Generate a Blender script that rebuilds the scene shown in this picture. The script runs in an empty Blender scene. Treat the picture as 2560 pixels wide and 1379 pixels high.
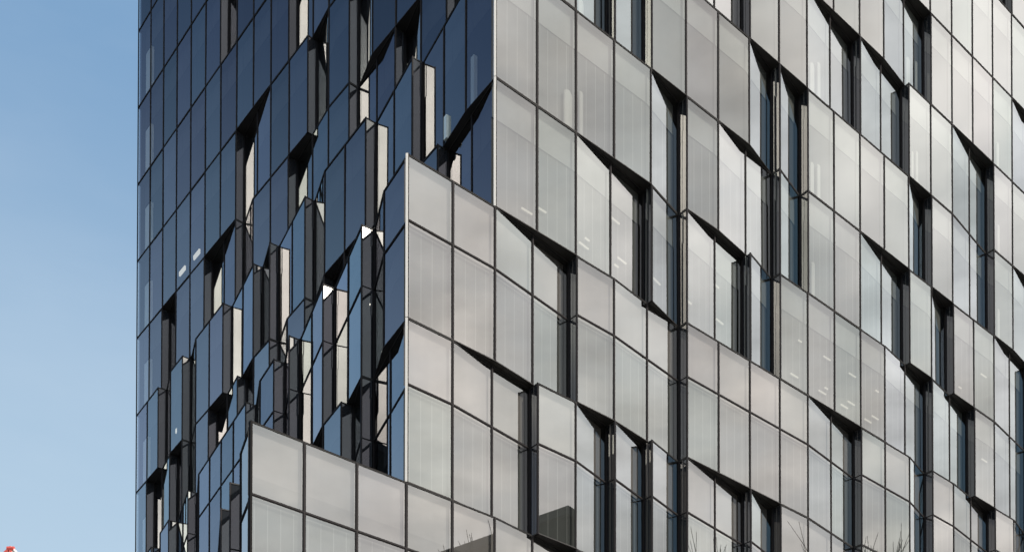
import bpy, bmesh, math, random
from mathutils import Vector, Matrix
random.seed(7)
R = math.radians
scene = bpy.context.scene
C = scene.collection

# ------------------------------------------------------------------ camera
CAMZ = 1.6
cam_d = bpy.data.cameras.new('camera')
cam = bpy.data.objects.new('camera', cam_d); C.objects.link(cam)
F_PX, CX, YH, PITCH = 3081.376, 1539.22, 2754.80, 0.0149
cam_d.sensor_fit = 'HORIZONTAL'; cam_d.sensor_width = 36.0
cam_d.lens = F_PX / 2560 * 36
cam_d.shift_x = (1280 - CX) / 2560
cam_d.shift_y = (YH - F_PX * math.tan(PITCH) - 689.5) / 2560
cam_d.clip_start = 0.1; cam_d.clip_end = 6000
cam.location = (0, 0, CAMZ); cam.rotation_euler = (R(90) + PITCH, 0, 0)
scene.camera = cam

# ------------------------------------------------------------------ sun, sky
SUN_AZ, SUN_EL = -34.8, 33.8          # azimuth measured from +X towards +Y
def sphere(az, el):
    return Vector((math.cos(R(az)) * math.cos(R(el)), math.sin(R(az)) * math.cos(R(el)), math.sin(R(el))))
sun_d = bpy.data.lights.new('sun', 'SUN'); sun_d.energy = 3.6; sun_d.angle = R(0.53)
sun_d.color = (1.0, 0.94, 0.84)
sun = bpy.data.objects.new('sun', sun_d); C.objects.link(sun)
sun.rotation_euler = sphere(SUN_AZ, SUN_EL).to_track_quat('Z', 'Y').to_euler()
sun.location = (60, -20, 80)

world = bpy.data.worlds.new('World'); scene.world = world; world.use_nodes = True
wn, wl = world.node_tree.nodes, world.node_tree.links
wn.clear()
w_out = wn.new('ShaderNodeOutputWorld')
bg = wn.new('ShaderNodeBackground'); bg.inputs['Strength'].default_value = 0.10
sky = wn.new('ShaderNodeTexSky'); sky.sky_type = 'NISHITA'; sky.sun_disc = False
sky.sun_elevation = R(SUN_EL); sky.sun_rotation = R(90 - SUN_AZ)
sky.air_density = 1.0; sky.dust_density = 0.6; sky.ozone_density = 2.6; sky.altitude = 60
wl.new(sky.outputs[0], bg.inputs['Color'])
tc = wn.new('ShaderNodeTexCoord')
def wmath(op, a, b=None, c=None, clamp=False):
    n = wn.new('ShaderNodeMath'); n.operation = op; n.use_clamp = clamp
    for i, v in enumerate((a, b, c)):
        if v is None: continue
        if isinstance(v, (int, float)): n.inputs[i].default_value = v
        else: wl.new(v, n.inputs[i])
    return n.outputs[0]
def lobe(az, el, inner, outer):
    n = wn.new('ShaderNodeVectorMath'); n.operation = 'DOT_PRODUCT'
    wl.new(tc.outputs['Generated'], n.inputs[0]); n.inputs[1].default_value = sphere(az, el)
    m = wn.new('ShaderNodeMapRange'); m.interpolation_type = 'SMOOTHSTEP'
    wl.new(n.outputs['Value'], m.inputs['Value'])
    m.inputs['From Min'].default_value = math.cos(R(outer)); m.inputs['From Max'].default_value = math.cos(R(inner))
    return m.outputs['Result']
def wnoise(scale, detail, lo, hi, off=0.0, squash=1.6):
    mp = wn.new('ShaderNodeMapping'); mp.inputs['Scale'].default_value = (1, 1, squash); mp.inputs['Location'].default_value = (off, off * .7, off * .3)
    wl.new(tc.outputs['Generated'], mp.inputs['Vector'])
    n = wn.new('ShaderNodeTexNoise'); n.inputs['Scale'].default_value = scale; n.inputs['Detail'].default_value = detail
    n.inputs['Roughness'].default_value = 0.52
    wl.new(mp.outputs[0], n.inputs['Vector'])
    m = wn.new('ShaderNodeMapRange'); wl.new(n.outputs[0], m.inputs['Value'])
    m.inputs['From Min'].default_value = .32; m.inputs['From Max'].default_value = .68
    m.inputs['To Min'].default_value = lo; m.inputs['To Max'].default_value = hi
    return m.outputs['Result']
shader = bg.outputs[0]
def cloud(fac, col, strength):
    """lay a bank of haze or cloud of this radiance over the blue sky"""
    global shader
    b = wn.new('ShaderNodeBackground'); b.inputs['Color'].default_value = (*col, 1)
    if isinstance(strength, (int, float)): b.inputs['Strength'].default_value = strength
    else: wl.new(strength, b.inputs['Strength'])
    mx = wn.new('ShaderNodeMixShader'); wl.new(fac, mx.inputs[0]); wl.new(shader, mx.inputs[1]); wl.new(b.outputs[0], mx.inputs[2])
    shader = mx.outputs[0]
cloud(wmath('MULTIPLY', lobe(158, 6, 8, 36), .85), (.50, .72, 1.0), .95)
cloud(wmath('MULTIPLY', lobe(113, 32, 9, 32), .85), (.275, .48, .75), .88)
cloud(wmath('MULTIPLY', lobe(114, 8, 4, 32), .8), (.62, .79, .93), .9)
cloud(wmath('MULTIPLY', lobe(114, 28, 6, 34), wnoise(5.0, 5, -.02, .08, 23.0, 3.0)), (.85, .92, 1.0), .95)
HAZE = wmath('MULTIPLY', wnoise(4.5, 4, .66, 1.1, 0.0), wnoise(11.0, 5, .60, 1.17, 2.0, 2.2))
cloud(wmath('MULTIPLY', lobe(8, 36, 16, 58), wnoise(3.0, 3, .80, 1.0, 3.0)), (1.0, .955, .895), wmath('MULTIPLY', HAZE, 2.05))
cloud(wmath('MULTIPLY', lobe(8, 36, 20, 50), wnoise(9.0, 5, .0, .6, 11.0, 2.0)), (.86, .93, 1.0), 1.45)
cloud(wmath('MULTIPLY', lobe(27, 36, 7, 18), .7), (.84, .92, 1.0), wmath('MULTIPLY', HAZE, 1.75))
cloud(wmath('MULTIPLY', lobe(10, 39, 3, 8), wnoise(8.0, 5, .1, 1.0, 17.0, 1.6)), (1.0, .98, .96), 2.5)
cloud(wmath('MULTIPLY', lobe(-122, 33, 7, 20), .9), (.36, .62, .90), 1.15)
cloud(wmath('MULTIPLY', lobe(-94, 34, 13, 24), .85), (.95, .96, 1.0), wmath('MULTIPLY', wnoise(3, 5, .6, 1.0, 7.0), 1.4))
cloud(wmath('MULTIPLY', lobe(-55, 24.5, 4.5, 9), .85), (1.0, .96, .87), wmath('MULTIPLY', wnoise(9, 6, .4, 1.0, 4.0), 7.0))
cloud(lobe(-61, 35, 7, 12), (1.0, .95, .84), wmath('MULTIPLY', wnoise(6.5, 6, .45, 1.0, 5.0), 8.0))
cloud(wmath('MULTIPLY', lobe(SUN_AZ, SUN_EL, 1.2, 4.5), .5), (1.0, .86, .62), 4.0)
cloud(lobe(SUN_AZ, SUN_EL, 1.0, 2.3), (1.0, .94, .82), 40.0)
wl.new(shader, w_out.inputs[0])

vs = scene.view_settings
vs.view_transform = 'Standard'; vs.look = 'None'; vs.exposure = 0.0; vs.gamma = 1.0
scene.render.film_transparent = False
scene.cycles.max_bounces = 14; scene.cycles.glossy_bounces = 6; scene.cycles.transparent_max_bounces = 24
scene.cycles.diffuse_bounces = 3; scene.cycles.transmission_bounces = 2
scene.cycles.sample_clamp_indirect = 12
scene.cycles.use_denoising = True

# ------------------------------------------------------------------ materials
def new_mat(name):
    m = bpy.data.materials.new(name); m.use_nodes = True
    nt = m.node_tree; nt.nodes.clear()
    return m, nt.nodes, nt.links
def mk(nodes, links, op, a, b=None, clamp=False):
    n = nodes.new('ShaderNodeMath'); n.operation = op; n.use_clamp = clamp
    for i, v in enumerate((a, b)):
        if v is None: continue
        if isinstance(v, (int, float)): n.inputs[i].default_value = v
        else: links.new(v, n.inputs[i])
    return n.outputs[0]
def principled(name, col, rough=.5, metal=0.0, noise=0.0, nscale=4.0, spec=.5):
    m, N, L = new_mat(name)
    o = N.new('ShaderNodeOutputMaterial'); p = N.new('ShaderNodeBsdfPrincipled')
    p.inputs['Roughness'].default_value = rough; p.inputs['Metallic'].default_value = metal
    p.inputs['Specular IOR Level'].default_value = spec
    if noise:
        t = N.new('ShaderNodeTexCoord'); n = N.new('ShaderNodeTexNoise'); n.inputs['Scale'].default_value = nscale; n.inputs['Detail'].default_value = 6
        L.new(t.outputs['Object'], n.inputs['Vector'])
        mr = N.new('ShaderNodeMapRange'); L.new(n.outputs[0], mr.inputs['Value'])
        mr.inputs['From Min'].default_value = .3; mr.inputs['From Max'].default_value = .7
        mr.inputs['To Min'].default_value = 1 - noise; mr.inputs['To Max'].default_value = 1 + noise
        mx = N.new('ShaderNodeVectorMath'); mx.operation = 'SCALE'; mx.inputs[0].default_value = col; L.new(mr.outputs[0], mx.inputs['Scale'])
        L.new(mx.outputs[0], p.inputs['Base Color'])
    else:
        p.inputs['Base Color'].default_value = (*col, 1)
    L.new(p.outputs[0], o.inputs[0])
    return m
def fresnel_fac(N, L, r0, rmax=1.0):
    lw = N.new('ShaderNodeLayerWeight'); lw.inputs['Blend'].default_value = .5
    # facing = 1 - |cos| at blend .5
    p5 = mk(N, L, 'POWER', lw.outputs['Facing'], 5.0)
    return mk(N, L, 'ADD', mk(N, L, 'MULTIPLY', p5, rmax - r0), r0)
def glass(name, r0, tint, refl, lo, hi):
    """coated glazing: mirror share by angle, the rest passes through, a little tinted"""
    m, N, L = new_mat(name)
    o = N.new('ShaderNodeOutputMaterial'); g = N.new('ShaderNodeBsdfGlossy'); g.inputs['Roughness'].default_value = 0.0
    t = N.new('ShaderNodeBsdfTransparent'); t.inputs['Color'].default_value = (*tint, 1)
    geo = N.new('ShaderNodeNewGeometry'); oi = N.new('ShaderNodeObjectInfo')
    rnd = mk(N, L, 'FRACT', mk(N, L, 'ADD', mk(N, L, 'MULTIPLY', geo.outputs['Random Per Island'], 7.13), mk(N, L, 'MULTIPLY', oi.outputs['Random'], 5.7)))
    var = N.new('ShaderNodeMapRange'); L.new(rnd, var.inputs['Value'])
    var.inputs['To Min'].default_value = lo; var.inputs['To Max'].default_value = hi
    hue = N.new('ShaderNodeMix'); hue.data_type = 'RGBA'     # coatings differ a little from pane to pane
    L.new(mk(N, L, 'FRACT', mk(N, L, 'MULTIPLY', rnd, 13.7)), hue.inputs['Factor'])
    hue.inputs['A'].default_value = (*refl[0], 1); hue.inputs['B'].default_value = (*refl[1], 1)
    L.new(hue.outputs['Result'], g.inputs['Color'])
    fac = mk(N, L, 'MULTIPLY', fresnel_fac(N, L, r0), var.outputs[0], True)
    mx = N.new('ShaderNodeMixShader'); L.new(fac, mx.inputs[0]); L.new(t.outputs[0], mx.inputs[1]); L.new(g.outputs[0], mx.inputs[2])
    L.new(mx.outputs[0], o.inputs[0])
    return m
def opaque_glass(name, r0, col):
    m, N, L = new_mat(name)
    o = N.new('ShaderNodeOutputMaterial'); g = N.new('ShaderNodeBsdfGlossy'); g.inputs['Roughness'].default_value = 0.0
    d = N.new('ShaderNodeBsdfDiffuse'); d.inputs['Color'].default_value = (*col, 1)
    mx = N.new('ShaderNodeMixShader'); L.new(fresnel_fac(N, L, r0), mx.inputs[0]); L.new(d.outputs[0], mx.inputs[1]); L.new(g.outputs[0], mx.inputs[2])
    L.new(mx.outputs[0], o.inputs[0])
    return m
def fabric(name, col, var=.07, seams=0, low=None):
    """cloth or board behind the glazing; seams = number of pale vertical seams, low = (height, factor) of a darker foot"""
    m, N, L = new_mat(name)
    o = N.new('ShaderNodeOutputMaterial'); d = N.new('ShaderNodeBsdfDiffuse')
    geo = N.new('ShaderNodeNewGeometry')
    v = N.new('ShaderNodeMapRange'); L.new(geo.outputs['Random Per Island'], v.inputs['Value'])
    v.inputs['To Min'].default_value = 1 - var; v.inputs['To Max'].default_value = 1 + var
    f = v.outputs[0]
    uv = N.new('ShaderNodeUVMap'); uv.uv_map = 'uv'
    sp = N.new('ShaderNodeSeparateXYZ'); L.new(uv.outputs[0], sp.inputs[0])
    if seams:
        x = mk(N, L, 'FRACT', mk(N, L, 'MULTIPLY', sp.outputs[0], float(seams)))
        a = mk(N, L, 'LESS_THAN', mk(N, L, 'ABSOLUTE', mk(N, L, 'SUBTRACT', x, .5)), .035)
        f = mk(N, L, 'MULTIPLY', f, mk(N, L, 'ADD', mk(N, L, 'MULTIPLY', a, 1.1), 1.0))
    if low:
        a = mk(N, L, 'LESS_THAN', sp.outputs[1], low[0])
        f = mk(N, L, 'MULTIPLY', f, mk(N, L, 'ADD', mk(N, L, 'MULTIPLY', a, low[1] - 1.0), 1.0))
    nz = N.new('ShaderNodeTexNoise'); nz.inputs['Scale'].default_value = 2.2; nz.inputs['Detail'].default_value = 4
    mp = N.new('ShaderNodeMapping'); mp.inputs['Scale'].default_value = (1.6, 1.6, .12)
    L.new(geo.outputs['Position'], mp.inputs['Vector']); L.new(mp.outputs[0], nz.inputs['Vector'])
    mr = N.new('ShaderNodeMapRange'); L.new(nz.outputs[0], mr.inputs['Value']); mr.inputs['To Min'].default_value = .86; mr.inputs['To Max'].default_value = 1.14
    f = mk(N, L, 'MULTIPLY', f, mr.outputs[0])
    sc = N.new('ShaderNodeVectorMath'); sc.operation = 'SCALE'; sc.inputs[0].default_value = col; L.new(f, sc.inputs['Scale'])
    L.new(sc.outputs[0], d.inputs['Color']); L.new(d.outputs[0], o.inputs[0])
    return m
def emit(name, col, s):
    m, N, L = new_mat(name)
    o = N.new('ShaderNodeOutputMaterial'); e = N.new('ShaderNodeEmission'); e.inputs[0].default_value = (*col, 1); e.inputs[1].default_value = s
    L.new(e.outputs[0], o.inputs[0]); return m

M = {}
M['glass'] = glass('front_coated_glass', .27, (.76, .765, .76), ((1, .965, .945), (.97, 1, .955)), .93, 1.06)
M['glass_side'] = glass('side_coated_glass', .27, (.76, .765, .76), ((1, .95, .98), (.93, 1, .99)), .84, 1.1)
M['cap'] = principled('frame_cap', (.042, .038, .038), .85, 0, spec=.15)
M['gasket'] = principled('frame_gasket', (.013, .012, .014), .8, spec=.2)
M['vent'] = opaque_glass('dark_vent_glass', .32, (.032, .035, .042))
M['vent_front'] = opaque_glass('front_vent_glass', .30, (.022, .026, .034))
M['blind_plain'] = fabric('roller_blind', (.085, .086, .086))
M['blind_seam'] = fabric('seamed_blind', (.10, .104, .10), seams=4)
M['bulkhead'] = fabric('ceiling_bulkhead', (.21, .22, .21), .05)
M['spandrel'] = fabric('spandrel_board', (.25, .235, .225), .05)
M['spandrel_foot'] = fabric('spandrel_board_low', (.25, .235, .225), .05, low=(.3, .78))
M['dark_room'] = fabric('unlit_room', (.022, .024, .027), .25)  # sheet standing for unlit rooms, their darkness put into the colour
M['dark_bulkhead'] = fabric('shaded_bulkhead', (.075, .08, .09), .2)  # darker bulkhead copy, the side's shade put into its colour
M['soffit'] = principled('soffit_metal', (.02, .019, .018), .5, 0, .2)
M['slab'] = principled('slab_edge', (.03, .03, .03), .7)
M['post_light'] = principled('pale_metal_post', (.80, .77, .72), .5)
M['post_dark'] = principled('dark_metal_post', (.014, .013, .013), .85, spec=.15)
M['column'] = principled('white_column', (.26, .27, .245), .6)
M['column_shade'] = principled('grey_column', (.80, .90, .90), .6)
M['lamp'] = emit('lit_tube', (1.0, .97, .80), .48)
M['lamp_side'] = emit('lit_panel', (1.0, .98, .86), 1.0)

# ------------------------------------------------------------------ mesh helper
class MB:
    def __init__(s): s.v = []; s.f = []; s.m = []; s.uv = []; s.mats = []
    def mi(s, key):
        if key not in s.mats: s.mats.append(key)
        return s.mats.index(key)
    def face(s, pts, mat, uv=None):
        b = len(s.v); s.v += [tuple(p) for p in pts]; s.f.append(tuple(range(b, b + len(pts)))); s.m.append(s.mi(mat))
        s.uv.append(uv or [(0, 0)] * len(pts))
    def box8(s, q, mat):
        # q: bottom 4 (ccw from above) then top 4 ; shared vertices = one island
        b = len(s.v); s.v += [tuple(p) for p in q]; i = s.mi(mat)
        for f in ((3, 2, 1, 0), (4, 5, 6, 7), (0, 1, 5, 4), (1, 2, 6, 5), (2, 3, 7, 6), (3, 0, 4, 7)):
            s.f.append(tuple(b + k for k in f)); s.m.append(i); s.uv.append([(0, 0)] * 4)
    def bar(s, fr, s0, s1, z0, z1, n0, n1, mat):
        """box in panel space: along, up, outward"""
        s.box8([fr(s0, z0, n1), fr(s1, z0, n1), fr(s1, z0, n0), fr(s0, z0, n0), fr(s0, z1, n1), fr(s1, z1, n1), fr(s1, z1, n0), fr(s0, z1, n0)], mat)
    def box(s, x0, x1, y0, y1, z0, z1, mat):
        s.box8([(x0, y0, z0), (x1, y0, z0), (x1, y1, z0), (x0, y1, z0), (x0, y0, z1), (x1, y0, z1), (x1, y1, z1), (x0, y1, z1)], mat)
    def tube(s, a, b, ra, rb, mat, n=6):
        a, b = Vector(a), Vector(b); d = (b - a).normalized()
        x = d.orthogonal().normalized(); y = d.cross(x); k = len(s.v); i = s.mi(mat)
        for c, r in ((a, ra), (b, rb)):
            for j in range(n):
                t = 2 * math.pi * j / n; s.v.append(tuple(c + x * (r * math.cos(t)) + y * (r * math.sin(t))))
        for j in range(n):
            s.f.append((k + j, k + (j + 1) % n, k + n + (j + 1) % n, k + n + j)); s.m.append(i); s.uv.append([(0, 0)] * 4)
        s.f.append(tuple(k + n - 1 - j for j in range(n))); s.m.append(i); s.uv.append([(0, 0)] * n)
        s.f.append(tuple(k + n + j for j in range(n))); s.m.append(i); s.uv.append([(0, 0)] * n)
    def prism(s, poly, z0, z1, mat):
        b = len(s.v); n = len(poly); i = s.mi(mat)
        s.v += [(p[0], p[1], z0) for p in poly] + [(p[0], p[1], z1) for p in poly]
        s.f.append(tuple(b + n - 1 - j for j in range(n))); s.m.append(i); s.uv.append([(0, 0)] * n)
        s.f.append(tuple(b + n + j for j in range(n))); s.m.append(i); s.uv.append([(0, 0)] * n)
        for j in range(n):
            k = (j + 1) % n
            s.f.append((b + j, b + k, b + n + k, b + n + j)); s.m.append(i); s.uv.append([(0, 0)] * 4)
    def build(s, name, parent=None, tri=False, smooth=False):
        me = bpy.data.meshes.new(name); me.from_pydata(s.v, [], s.f)
        for k in s.mats: me.materials.append(M[k])
        me.polygons.foreach_set('material_index', s.m)
        ul = me.uv_layers.new(name='uv'); li = 0
        for u in s.uv:
            for q in u: ul.data[li].uv = q; li += 1
        if tri:
            bm = bmesh.new(); bm.from_mesh(me); bmesh.ops.triangulate(bm, faces=[f for f in bm.faces if len(f.verts) > 4]); bm.normal_update(); bm.to_mesh(me); bm.free()
        if smooth: me.polygons.foreach_set('use_smooth', [True] * len(me.polygons))
        me.update()
        o = bpy.data.objects.new(name, me); C.objects.link(o)
        if parent is not None: o.parent = parent
        return o
def empty(name, loc=(0, 0, 0)):
    o = bpy.data.objects.new(name, None); C.objects.link(o); o.location = loc; return o
def tag(o, label=None, cat=None, group=None, kind=None):
    if label: o['label'] = label
    if cat: o['category'] = cat
    if group: o['group'] = group
    if kind: o['kind'] = kind
    return o

# ------------------------------------------------------------------ the tower's grid
ANG = 0.83626
D = Vector((math.sin(ANG), math.cos(ANG)))        # along the sunlit front, away to the right
DL = Vector((-math.cos(ANG), math.sin(ANG)))      # along the shaded side, away to the left
P0 = Vector((-5.4569, 31.7857))
UM = 1.5 * 2.9038                                  # the far part of the shaded side meets the front here
U = [-4.269, -2.871, -1.421, 0.04, 1.478, 2.883, 4.36, 5.809, 7.314, 8.851, 10.397, 11.892, 13.415, 14.945, 16.456, 17.962,
     19.501, 21.001, 22.579, 24.091, 25.599, 27.124, 28.669, 30.195]
def un(n):
    i = n + 3
    return U[i] if i < len(U) else U[-1] + 1.525 * (i - len(U) + 1)
NEND = 25
BL = 20.056                                        # modules along the shaded side
H0, H1, H2, SP = 28.4008 + CAMZ, 3.6309, 4.318, 1.7357
DEP = .365                                         # how deep the folds go
def pl(u, v): return P0 + D * u + DL * v
LZ = {-1: H0 + H1, 0: H0}
for k in range(2, 9): LZ[-k] = H0 + k * H1
LZ[1] = H0 - H1
for k in range(2, 7): LZ[k] = H0 - H1 - (k - 1) * H2
# floor k stands between line k (its foot) and line k-1 (its head)
A_OF = lambda k: 0.0 if k <= -1 else (0.985 if k <= 1 else (2.877 if k <= 3 else 5.750))
NC_OF = lambda k: 3 if k <= -1 else (2 if k <= 1 else (0 if k <= 3 else -3))
FLOORS = list(range(-7, 7))
# folds on the shaded side: (where the return stands, where the slanted panes end), counted in modules from the corner
LV = {-4: [(14, 13)], -3: [(10, 8)], -2: [(13, 11), (9, 8), (7, 6)],
      -1: [(18, 17), (15, 13), (13, 12), (10, 8), (7, 5), (5, 4), (3, 1)],
      0: [(18, 17), (16, 15), (13, 11), (11, 10), (10, 8), (8, 7), (5, 3), (3, 1)],
      1: [(19, 17), (17, 16), (16, 15), (14, 12), (12, 11), (10, 9), (8, 7), (7, 6), (6, 4), (2, 0)],
      2: [(18, 17), (16, 14), (14, 13), (9, 8), (7, 6), (6, 4), (4, 2), (2, 1)],
      3: [(5, 4), (3, 2), (2, 0)],
      4: [(5, 3), (3, 2), (2, 1)]}
# folds on the front: (where the slanted panes start, where the return stands)
RV = {-5: [(19, 20)], -4: [(21, 22)], -3: [(14, 16), (20, 22)],
      -2: [(7, 9), (11, 13), (13, 15), (17, 19), (22, 23)],
      -1: [(4, 5), (5, 6), (9, 10), (10, 11), (15, 16), (17, 19), (20, 22)],
      0: [(6, 7), (8, 10), (10, 11), (13, 15), (16, 17), (19, 21)],
      1: [(4, 6), (6, 7), (7, 9), (9, 10), (14, 16), (16, 18), (19, 21)],
      2: [(2, 4), (5, 7), (11, 13), (15, 16), (17, 19), (20, 21)],
      3: [(1, 3), (4, 5), (5, 6), (6, 7), (7, 9), (9, 10), (11, 13), (15, 16), (18, 20)],
      4: [(2, 4), (5, 6), (8, 10), (12, 13)]}
def left_point(b, A, off=0.0):
    a = A * (1 - b / BL)
    return pl(UM - 1.5 * a + off, 1.5 * b)
def floor_plan(k):
    """plan of floor k from the far end of the shaded side round the corner to the far end of the front:
    points, and for every segment 'flat' / 'slant' / 'return'"""
    A = A_OF(k); pts = [left_point(BL, A)]; seg = []
    off = .056
    rdir = (left_point(0, A) - left_point(BL, A)).normalized(); rdir = Vector((-rdir.y, rdir.x))   # square to this floor's own line
    lv = {v[0]: v[1] for v in LV.get(k, [])}
    b = 20
    bb = lambda j: 0.0 if j == 0 else j + off
    while b > 0:
        if b in lv:
            e = lv[b]
            p_out, p_end = left_point(bb(b), A), left_point(bb(e), A)
            deep = p_out + rdir * DEP
            pts.append(deep); seg.append('return')
            n = b - e
            if n == 2:
                pts.append((deep + p_end) / 2); seg.append('slant')
            pts.append(p_end); seg.append('slant')
            b = e
        else:
            b -= 1
            pts.append(left_point(bb(b), A)); seg.append('flat')
    n_left = len(seg)
    nc = NC_OF(k)
    rv = {v[0]: v[1] for v in RV.get(k, [])}
    n = nc
    while n < NEND:
        if n in rv:
            e = rv[n]
            p_s = pts[-1]; out = pl(un(e), 0); deep = out + DL * DEP
            if e - n == 2:
                pts.append((p_s + deep) / 2); seg.append('slant')
            pts.append(deep); seg.append('slant')
            pts.append(out); seg.append('return'); n = e
        else:
            n += 1
            pts.append(pl(un(n), 0)); seg.append('flat')
    return pts, seg, n_left
def project(p):
    x, y, z = p[0], p[1], p[2] - CAMZ
    c, s = math.cos(PITCH), math.sin(PITCH); zc = y * c + z * s; yc = z * c - y * s
    return CX + F_PX * x / zc, YH - F_PX * math.tan(PITCH) - F_PX * yc / zc
def clip_area(poly):
    for ax, lim, sg in ((0, 0, 1), (0, 2560, -1), (1, 0, 1), (1, 1379, -1)):
        out = []
        for i in range(len(poly)):
            a, b = poly[i], poly[(i + 1) % len(poly)]
            ia, ib = (a[ax] - lim) * sg >= 0, (b[ax] - lim) * sg >= 0
            if ia: out.append(a)
            if ia != ib:
                t = (lim - a[ax]) / (b[ax] - a[ax]); out.append((a[0] + (b[0] - a[0]) * t, a[1] + (b[1] - a[1]) * t))
        poly = out
        if not poly: return 0.0
    s = 0
    for i in range(len(poly)):
        a, b = poly[i], poly[(i + 1) % len(poly)]; s += a[0] * b[1] - a[1] * b[0]
    return s / 2      # signed: facing the camera gives one sign

# ------------------------------------------------------------------ panels
CAPW, GSK, RECESS = .015, .026, .03
def frame_bars(mb, fr, w, z0, z1, thin0, thin1):
    v = .013; gv = .022
    c0, g0 = (.006, .012) if thin0 else (CAPW, GSK)
    c1, g1 = (.006, .012) if thin1 else (CAPW, GSK)
    mb.bar(fr, 0, c0, z0, z1, -.036, 0, 'cap'); mb.bar(fr, w - c1, w, z0, z1, -.036, 0, 'cap')
    mb.bar(fr, c0, w - c1, z0, z0 + v, -.036, -.002, 'cap'); mb.bar(fr, c0, w - c1, z1 - v, z1, -.036, -.002, 'cap')
    mb.bar(fr, c0, c0 + g0, z0 + v, z1 - v, -.035, -.014, 'gasket'); mb.bar(fr, w - c1 - g1, w - c1, z0 + v, z1 - v, -.035, -.014, 'gasket')
    mb.bar(fr, c0 + g0, w - c1 - g1, z0 + v, z0 + v + gv, -.035, -.016, 'gasket'); mb.bar(fr, c0 + g0, w - c1 - g1, z1 - v - gv, z1 - v, -.035, -.016, 'gasket')
panels = []       # dicts: kind, area, glass MB-writer, frame writer, backing writer
def add_panel(a, b, z0, z1, kind, side, fl, tall, extra0=0.0, extra1=0.0, corner=False):
    t = (b - a); w = t.length; t = t / w; nrm = Vector((t.y, -t.x))
    fr = lambda s, z, n: Vector((a.x + t.x * s + nrm.x * n, a.y + t.y * s + nrm.y * n, z))
    q = [project(fr(0, z0, 0)), project(fr(w, z0, 0)), project(fr(w, z1, 0)), project(fr(0, z1, 0))]
    area = -clip_area(q)
    panels.append(dict(fr=fr, w=w, z0=z0, z1=z1, kind=kind, side=side, fl=fl, tall=tall, area=max(area, 0.0), rnd=random.random(), corner=corner,
                       tilt=(random.uniform(-1, 1) * .0016, random.uniform(-1, 1) * .0022), e0=extra0, e1=extra1))
def write_glass(mb, p):
    fr, w, z0, z1 = p['fr'], p['w'], p['z0'], p['z1']; ta, tb = p['tilt']; m = .02
    h = (z1 - z0) / 2
    dn = lambda s, z: -RECESS + ta * (s - w / 2) + tb * (z - z0 - h)
    ss = (m, w - m); zz = (z0 + m, z1 - m)
    c = [(ss[0], zz[0]), (ss[1], zz[0]), (ss[1], zz[1]), (ss[0], zz[1])]
    mb.face([fr(s, z, dn(s, z)) for s, z in c], ('vent' if p['side'] == 'side' else 'vent_front') if p['kind'] == 'side_panel' else ('glass_side' if p['side'] == 'side' else 'glass'), [(0, 0), (1, 0), (1, 1), (0, 1)])
def write_frame(mb, p): 
    if p['kind'] == 'side_panel':
        fr, w, z0, z1 = p['fr'], p['w'], p['z0'], p['z1']
        deep0 = p['side'] == 'front'      # the deep post stands at the start on the front, at the end on the shaded side
        a, b = (.018, .010) if deep0 else (.010, .018)
        mb.bar(fr, 0, a, z0, z1, -.06, .012 if deep0 else 0, 'gasket'); mb.bar(fr, w - b, w, z0, z1, -.06, 0 if deep0 else .012, 'gasket')
        mb.bar(fr, a, w - b, z0, z0 + .014, -.06, -.02, 'gasket'); mb.bar(fr, a, w - b, z1 - .014, z1, -.06, -.02, 'gasket')
    else:
        frame_bars(mb, p['fr'], p['w'], p['z0'], p['z1'], p['e0'], p['e1'])
def write_back(mb, p):
    fr, w, z0, z1 = p['fr'], p['w'], p['z0'], p['z1']
    a, b = CAPW + .004, w - CAPW - .004; lo, hi = z0 + .035, z1 - .035; n = -.20
    def quad(s0, s1, y0, y1, nn, mat): mb.face([fr(s0, y0, nn), fr(s1, y0, nn), fr(s1, y1, nn), fr(s0, y1, nn)], mat, [(0, 0), (1, 0), (1, 1), (0, 1)])
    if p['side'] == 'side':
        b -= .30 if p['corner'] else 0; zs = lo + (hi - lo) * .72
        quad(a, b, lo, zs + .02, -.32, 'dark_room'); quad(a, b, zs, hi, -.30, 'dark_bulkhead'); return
    if p['kind'] == 'spandrel_panel':
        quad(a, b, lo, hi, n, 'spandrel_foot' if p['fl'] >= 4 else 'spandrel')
    elif p['tall']:
        quad(a, b, lo, hi, n, 'blind_seam')
    else:
        zs = z0 + (z1 - z0) * .725
        quad(a, b, zs, hi, n, 'bulkhead')
        quad(a, b, lo, zs + .02, n - .03, 'blind_seam' if p['fl'] >= 0 else 'blind_plain')
plans = {}
for k in FLOORS:
    z0, z1 = LZ[k], LZ[k - 1]
    tall = k >= 2
    pts, seg, nl = floor_plan(k); plans[k] = pts
    for i, sg in enumerate(seg):
        a, b = pts[i], pts[i + 1]; side = 'side' if i < nl else 'front'
        if (b - a).length < .12: continue
        if sg == 'return' and not tall: add_panel(a, b, z0, z1, 'side_panel', side, k, tall)
        elif sg == 'return':
            add_panel(a, b, z0, z1 - SP, 'side_panel', side, k, tall); add_panel(a, b, z1 - SP, z1, 'side_panel', side, k, tall)
        elif tall:
            th0 = side == 'side' and sg == 'slant' and seg[i - 1] == 'return'
            th1 = side == 'front' and sg == 'slant' and seg[i + 1] == 'return'
            add_panel(a, b, z0, z1 - SP, 'window', side, k, True, th0, th1, i == nl - 1)
            add_panel(a, b, z1 - SP, z1, 'spandrel_panel', side, k, True, th0, th1, i == nl - 1)
        else:
            th0 = side == 'side' and sg == 'slant' and seg[i - 1] == 'return'
            th1 = side == 'front' and sg == 'slant' and seg[i + 1] == 'return'
            add_panel(a, b, z0, z1, 'window', side, k, False, th0, th1, i == nl - 1)

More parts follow.
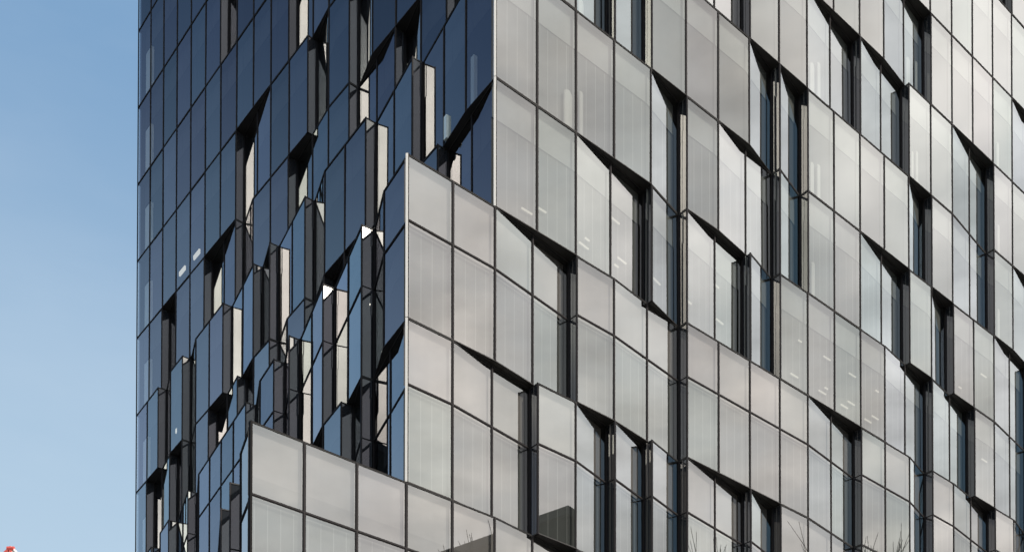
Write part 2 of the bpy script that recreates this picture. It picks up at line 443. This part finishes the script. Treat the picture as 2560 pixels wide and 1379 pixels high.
tower = empty('office_tower', (*pl(UM, 0), 0))
tag(tower, 'tall office tower with folded glass panes, sunlit pale front and dark blue stepped side', 'building')
tower_parts = []
def part(mb, name, parent=None, **kw):
    o = mb.build(name, None, **kw); 
    if parent is None:
        o.parent = tower; o.matrix_parent_inverse = Matrix.Translation(tower.location).inverted()
    else: o.parent = parent
    return o
for kind in ('window', 'spandrel_panel', 'side_panel'):
    L = sorted([p for p in panels if p['kind'] == kind], key=lambda p: -p['area'])
    back_name = 'blind' if kind == 'window' else 'backing_board'  # on the shaded side: dark sheets painted as room gloom, no blinds
    for p in L[:100]:
        g = MB(); write_glass(g, p); o = part(g, kind)
        f = MB(); write_frame(f, p); part(f, 'frame', o)
        if kind != 'side_panel':
            bk = MB(); write_back(bk, p); part(bk, back_name, o)
    rest = L[100:]
    if rest:
        g, f, bk = MB(), MB(), MB()
        for p in rest:
            write_glass(g, p); write_frame(f, p)
            if kind != 'side_panel': write_back(bk, p)
        o = part(g, kind); o['kind'] = 'stuff'
        c = part(f, 'frame', o); c['kind'] = 'stuff'
        if bk.v: c = part(bk, back_name, o); c['kind'] = 'stuff'

# soffits and ledges: every floor is closed below and above along its own folded outline
def inset(pts, d):
    out = []
    for i, p in enumerate(pts):
        ns = []
        for a, b in ((i - 1, i), (i, i + 1)):
            if 0 <= a and b < len(pts):
                t = pts[b] - pts[a]; t.normalize(); ns.append(Vector((t.y, -t.x)))
        n = ns[0] if len(ns) == 1 else (ns[0] + ns[1])
        if len(ns) == 2:
            l2 = n.length_squared
            n = n * (2 / max(l2, .6))
        out.append(p - n * d)
    return out
def closed_plan(k, d):
    pts = inset(plans[k], d)
    far_r = pl(un(NEND), 0); far_l = pts[0]
    return pts + [far_r + DL * 30.0, left_point(BL, 0) + D * 34]
for k in FLOORS:
    z0, z1 = LZ[k], LZ[k - 1]
    mb = MB(); mb.prism([(p.x, p.y) for p in closed_plan(k, .012)], z0 + .003, z0 + .034, 'soffit'); part(mb, 'soffit', tri=True)
    mb = MB(); mb.prism([(p.x, p.y) for p in closed_plan(k, .012)], z1 - .034, z1 - .003, 'slab'); part(mb, 'floor_slab', tri=True)
# rear walls
mb = MB(); ztop = LZ[-8]; zb = LZ[6]
e1, e2, e3, e4 = left_point(BL, 0) + D * .1, left_point(BL, 0) + D * 34, pl(un(NEND), 0) + DL * 30, pl(un(NEND), 0)
for a, b in ((e2, e1), (e3, e2), (e4, e3)):
    t = (b - a).normalized(); n = Vector((t.y, -t.x))
    mb.box8([(*(a - n * .2), 0), (*(b - n * .2), 0), (*b, 0), (*a, 0), (*(a - n * .2), ztop), (*(b - n * .2), ztop), (*b, ztop), (*a, ztop)], 'vent')
part(mb, 'rear_wall')
# podium under the lowest glazed floor
mb = MB(); mb.prism([(p.x, p.y) for p in closed_plan(6, .10)], 0.0, LZ[6] - .02, 'vent'); part(mb, 'podium', tri=True)
# corner posts
def corner_post(kf, z0, z1, pale):
    c = left_point(0, A_OF(kf))
    fr = lambda s, n: c + D * s + DL * n
    mb = MB()
    # dark angle on the front edge, pale chamfered strip facing the sun
    def pr(p, mat, inset_z=0): mb.prism([(q.x, q.y) for q in p], z0 + inset_z, z1 - inset_z, mat)
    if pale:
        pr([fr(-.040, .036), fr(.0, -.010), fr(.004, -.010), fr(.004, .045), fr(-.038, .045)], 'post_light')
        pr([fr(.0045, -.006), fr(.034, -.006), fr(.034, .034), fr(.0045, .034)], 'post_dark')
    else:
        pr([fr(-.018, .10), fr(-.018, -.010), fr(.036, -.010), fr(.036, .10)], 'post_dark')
    return mb
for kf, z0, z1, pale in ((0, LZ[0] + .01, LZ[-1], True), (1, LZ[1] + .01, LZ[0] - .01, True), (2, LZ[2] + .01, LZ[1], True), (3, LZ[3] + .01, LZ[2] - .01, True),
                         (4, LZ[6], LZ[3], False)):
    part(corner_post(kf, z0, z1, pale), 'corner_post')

# ------------------------------------------------------------------ things seen just behind the glass
def pane_at(px, py):
    """the front pane seen at this point of the photo"""
    for p in panels:
        if p['side'] != 'front' or p['kind'] != 'window' or p['area'] < 50: continue
        q = p.setdefault('q', [project(p['fr'](*c, 0)) for c in ((0, p['z0']), (p['w'], p['z0']), (p['w'], p['z1']), (0, p['z1']))])
        if all((q[(k + 1) % 4][0] - q[k][0]) * (py - q[k][1]) - (q[(k + 1) % 4][1] - q[k][1]) * (px - q[k][0]) <= 0 for k in range(4)): return p
def on_pane(p, px, py, n):
    """point of the photo on the plane n metres behind the pane -> (along, height)"""
    c, s = math.cos(PITCH), math.sin(PITCH)
    xc = (px - CX) / F_PX; yc = -(py - (YH - F_PX * math.tan(PITCH))) / F_PX
    d = Vector((xc, c - yc * s, s + yc * c)); o = p['fr'](0, 0, -n); ax = p['fr'](1, 0, -n) - o; nv = p['fr'](0, 0, 1 - n) - o
    t = (o.x * nv.x + o.y * nv.y) / (d.x * nv.x + d.y * nv.y)
    q = Vector((d.x * t - o.x, d.y * t - o.y, 0))
    return q.dot(ax), d.z * t + CAMZ
LAMPS = [(1468, 598), (1460, 614), (1538, 551), (1555, 651), (1541, 664), (1642, 703), (1719, 752), (1709, 766), (1793, 716),
         (1799, 803), (1318, 528), (1352, 523), (2000, 852), (2068, 895),
         (1986, 938), (2131, 937), (2066, 970), (2056, 980), (2128, 1007), (2111, 1015), (2193, 977), (2188, 1043), (2170, 1051),
         (2459, 938), (2400, 968), (2461, 1150)]
for i, (x, y) in enumerate(LAMPS):
    p = pane_at(x, y)
    if p is None: continue
    s0, z = on_pane(p, x, y, .15); ln = .20 if i % 4 else .09
    a, b = max(s0 - ln, .08), min(s0 + ln, p['w'] - .08)
    if b - a < .08: continue
    mb = MB(); mb.bar(p['fr'], a, b, z - .018, z + .018, -.17, -.13, 'lamp'); part(mb, 'ceiling_light')
def white_column(p, xa, xb, yt, n=.13, mat='column', flat=.3):
    sa, zt = on_pane(p, xa, yt, n); sb, _ = on_pane(p, xb, yt, n)
    sa, sb = max(sa, .06), min(sb, p['w'] - .06); r = (sb - sa) / 2; u = (sa + sb) / 2; z0 = p['z0'] + .04; z1 = min(max(zt, z0 + .6), p['z1'] - .05)
    mb = MB(); ring = 14; prof = [(r, z0)]
    for k in range(7):
        t = k / 6 * math.pi / 2; prof.append((r * math.cos(t) + .001, z1 - r + r * math.sin(t)))
    for rr, z in prof:
        for j in range(ring):
            th = 2 * math.pi * j / ring; mb.v.append(tuple(p['fr'](u + rr * math.cos(th), z, -n + min(rr, .09) * .6 * math.sin(th))))
    i = mb.mi(mat)
    for a in range(len(prof) - 1):
        for j in range(ring):
            k = (j + 1) % ring
            mb.f.append((a * ring + j, a * ring + k, (a + 1) * ring + k, (a + 1) * ring + j)); mb.m.append(i); mb.uv.append([(0, 0)] * 4)
    return mb
for (xa, xb, yt) in ((1408, 1437, 218), (1446, 1457, 225), (2024, 2035, 152), (2042, 2050, 152), (2024, 2034, 402), (2041, 2050, 408), (2264, 2274, 138), (2286, 2292, 150),
                     (2277, 2283, 376), (2288, 2294, 376), (2027, 2036, 652), (2490, 2496, 354), (2492, 2498, 560), (2492, 2498, 770), (1445, 1458, 2)):
    p = pane_at((xa + xb) / 2, yt + 20)
    if p is not None: part(white_column(p, xa, xb, yt), 'column', smooth=True)
# pale columns behind the far end panes of the shaded side
def side_column(k, b0, b1, frac, mat):
    A = A_OF(k); a, b = left_point(b1, A), left_point(b0, A)
    t = (b - a); w = t.length; t = t / w; nrm = Vector((t.y, -t.x))
    fr = lambda s, z, n: Vector((a.x + t.x * s + nrm.x * n, a.y + t.y * s + nrm.y * n, z))
    mb = MB(); z0, z1 = LZ[k], LZ[k - 1]
    mb.bar(fr, 0, w, z0 + .04, z0 + (z1 - z0) * frac, -.22, -.10, mat)
    return mb
for k in range(-5, 2): part(side_column(k, 19.13, 19.56, .58, 'column_shade'), 'column')
part(side_column(0, .85, .96, .42, 'column_shade'), 'column')
part(side_column(0, 1.84, 1.94, .2, 'column_shade'), 'column')
def side_lamp(k, x, y):
    """lit ceiling fitting seen through the shaded side"""
    c, s = math.cos(PITCH), math.sin(PITCH)
    xc = (x - CX) / F_PX; yc = -(y - (YH - F_PX * math.tan(PITCH))) / F_PX
    d = Vector((xc, c - yc * s, s + yc * c)); q = pl(UM + .16, 0)
    t = q.dot(D) / (d.x * D.x + d.y * D.y); p = d * t
    mb = MB(); fr = lambda s_, z, n: Vector((p.x - DL.x * s_ - D.x * n, p.y - DL.y * s_ - D.y * n, z))
    mb.bar(fr, -.3, .3, p.z + CAMZ - .09, p.z + CAMZ + .09, -.03, .03, 'lamp_side'); part(mb, 'ceiling_light')
for k, x, y in ((-1, 456, 677), (-1, 492, 636), (0, 447, 1071)): side_lamp(k, x, y)

# ------------------------------------------------------------------ surroundings (out of frame, seen in the glass)
M['ground'] = principled('paving', (.12, .118, .112), .85, 0, .2, .6)
M['brick'] = principled('dark_brick', (.022, .028, .018), .9, 0, .2, 2.0)
M['roofing'] = principled('roofing', (.05, .055, .05), .8, 0, .2, 1.0)
M['pane'] = opaque_glass('house_window', .08, (.02, .022, .025))
M['bark'] = principled('bark', (.035, .03, .024), .9, 0, .3, 6)
M['red'] = principled('crane_red', (.62, .10, .08), .5)
M['white'] = principled('crane_white', (.75, .73, .70), .5)
mb = MB(); mb.face([(-3000, -3000, -.01), (3000, -3000, -.01), (3000, 3000, -.01), (-3000, 3000, -.01)], 'ground'); tag(mb.build('ground'), kind='structure')
def block(name, label, corner, ang, w, dp, h, parapet=True):
    root = tag(empty(name, (corner[0], corner[1], 0)), label, 'building'); root.rotation_euler = (0, 0, ang)
    m1 = MB(); m1.box(0, w, 0, dp, 0, h, 'brick'); m1.build('wall', root)
    m2 = MB(); m2.box(-.25, w + .25, -.25, dp + .25, h, h + .5, 'roofing'); m2.build('roof', root)
    nw = 0
    for fl in range(int(h / 3.6)):
        for j in range(int(w / 3)):
            m3 = MB(); m3.box(j * 3 + .9, j * 3 + 2.3, -.02, .08, fl * 3.6 + 1, fl * 3.6 + 2.8, 'pane')
            nw += 1
            if nw <= 60: m3.build('window', root)
    return root
block('office_block', 'dark brick office block mirrored low in the sunlit front', (37.9, 30.0), math.atan2(-6.4, 3.6), 14, 10, 36 + CAMZ)
b2 = block('narrow_tower', 'narrow dark tower with a roof aerial mirrored in the folded side', (14.5, -15), R(-25), 9, 9, 48)
mb = MB(); mb.tube((4, 4, 48.5), (4, 4, 55), .09, .03, 'bark'); mb.tube((3.2, 4, 50.4), (4.8, 4, 50.4), .03, .03, 'bark'); mb.build('aerial', b2)
def bare_tree(name, label, loc, h):
    root = tag(empty(name, loc), label, 'tree', 'bare trees mirrored in the front'); tr = MB(); cr = MB()
    tr.tube((0, 0, 0), (0, 0, h * .45), .3, .2, 'bark', 8); tr.build('trunk', root)
    rnd = random.Random(int(h * 100))
    def grow(a, d, L, r, n):
        if n == 0: return
        b = a + d * L; cr.tube(a, b, r, r * .65, 'bark', 5)
        for _ in range(3 if n > 2 else 2):
            e = (d + Vector((rnd.uniform(-.38, .38), rnd.uniform(-.38, .38), rnd.uniform(.0, .4)))).normalized()
            grow(b, e, L * rnd.uniform(.62, .82), r * .62, n - 1)
    grow(Vector((0, 0, h * .44)), Vector((.05, .02, 1)), h * .18, .19, 6); cr.build('crown', root)
    return root
bare_tree('bare_tree', 'bare tree mirrored beside the fold low in the front', (27.9, 45.6, 0), 31.5)
bare_tree('bare_tree', 'shorter bare tree in front of the dark brick block', (21.1, 28.5, 0), 29.2)

# tower crane: only the red and white tip of its head stands in the frame's lower left corner
crane = tag(empty('tower_crane', (-74.1, 150, 0)), 'red and white lattice tip of a tower crane in the lower left sky', 'crane')
mast, head, jib = MB(), MB(), MB()
zt = 68.7
for sx in (-.8, .8):
    for sy in (-.8, .8):
        mast.tube((sx, sy, 0), (sx, sy, zt - 6), .09, .09, 'red')
for i in range(38):
    z = i * 1.6
    if z + 1.6 > zt - 6: break
    for sx in (-.8, .8): mast.tube((sx, -.8, z), (sx, .8, z + 1.6), .05, .05, 'red', 4); mast.tube((-.8, sx, z), (.8, sx, z + 1.6), .05, .05, 'red', 4)
mast.build('mast', crane)
for sx in (-.75, .75):
    head.tube((sx, -.6, zt - 6), (0, 0, zt + 1.0), .17, .15, 'red', 8); head.tube((sx, .6, zt - 6), (0, 0, zt + 1.0), .14, .12, 'white', 8)
for z in (zt - 3.5, zt - 1.6, zt - .4):
    k = (zt + 1 - z) / 7 * .75; head.tube((-k, 0, z), (k, 0, z), .08, .08, 'white')
head.tube((.1, 0, zt + .5), (.75, .3, zt - 3), .16, .16, 'white', 6)
for sx in (-1, 1):
    head.tube((0, 0, zt + .9), (sx * 7, .4 * sx, zt - 6.0), .20, .16, 'red' if sx < 0 else 'white', 8)
head.tube((-.25, 0, zt + .55), (-3.2, -.3, zt - 2.6), .12, .12, 'white', 6); head.tube((.2, .2, zt + .5), (.9, .2, zt - 6), .16, .12, 'red', 6)
head.tube((-.42, 0, zt + .72), (.42, 0, zt + .72), .30, .30, 'red', 8)
head.build('head', crane)
for sy in (-.5, .5): jib.tube((1, sy, zt - 6), (-38, sy, zt - 5.2), .1, .08, 'red')
jib.tube((1, 0, zt - 4.8), (-38, 0, zt - 4.4), .1, .08, 'red')
for i in range(26):
    x = 1 - i * 1.5; jib.tube((x, -.5, zt - 5.9), (x - .75, 0, zt - 4.7), .04, .04, 'white', 4); jib.tube((x - .75, 0, zt - 4.7), (x - 1.5, .5, zt - 5.9), .04, .04, 'white', 4)
jib.build('jib', crane)
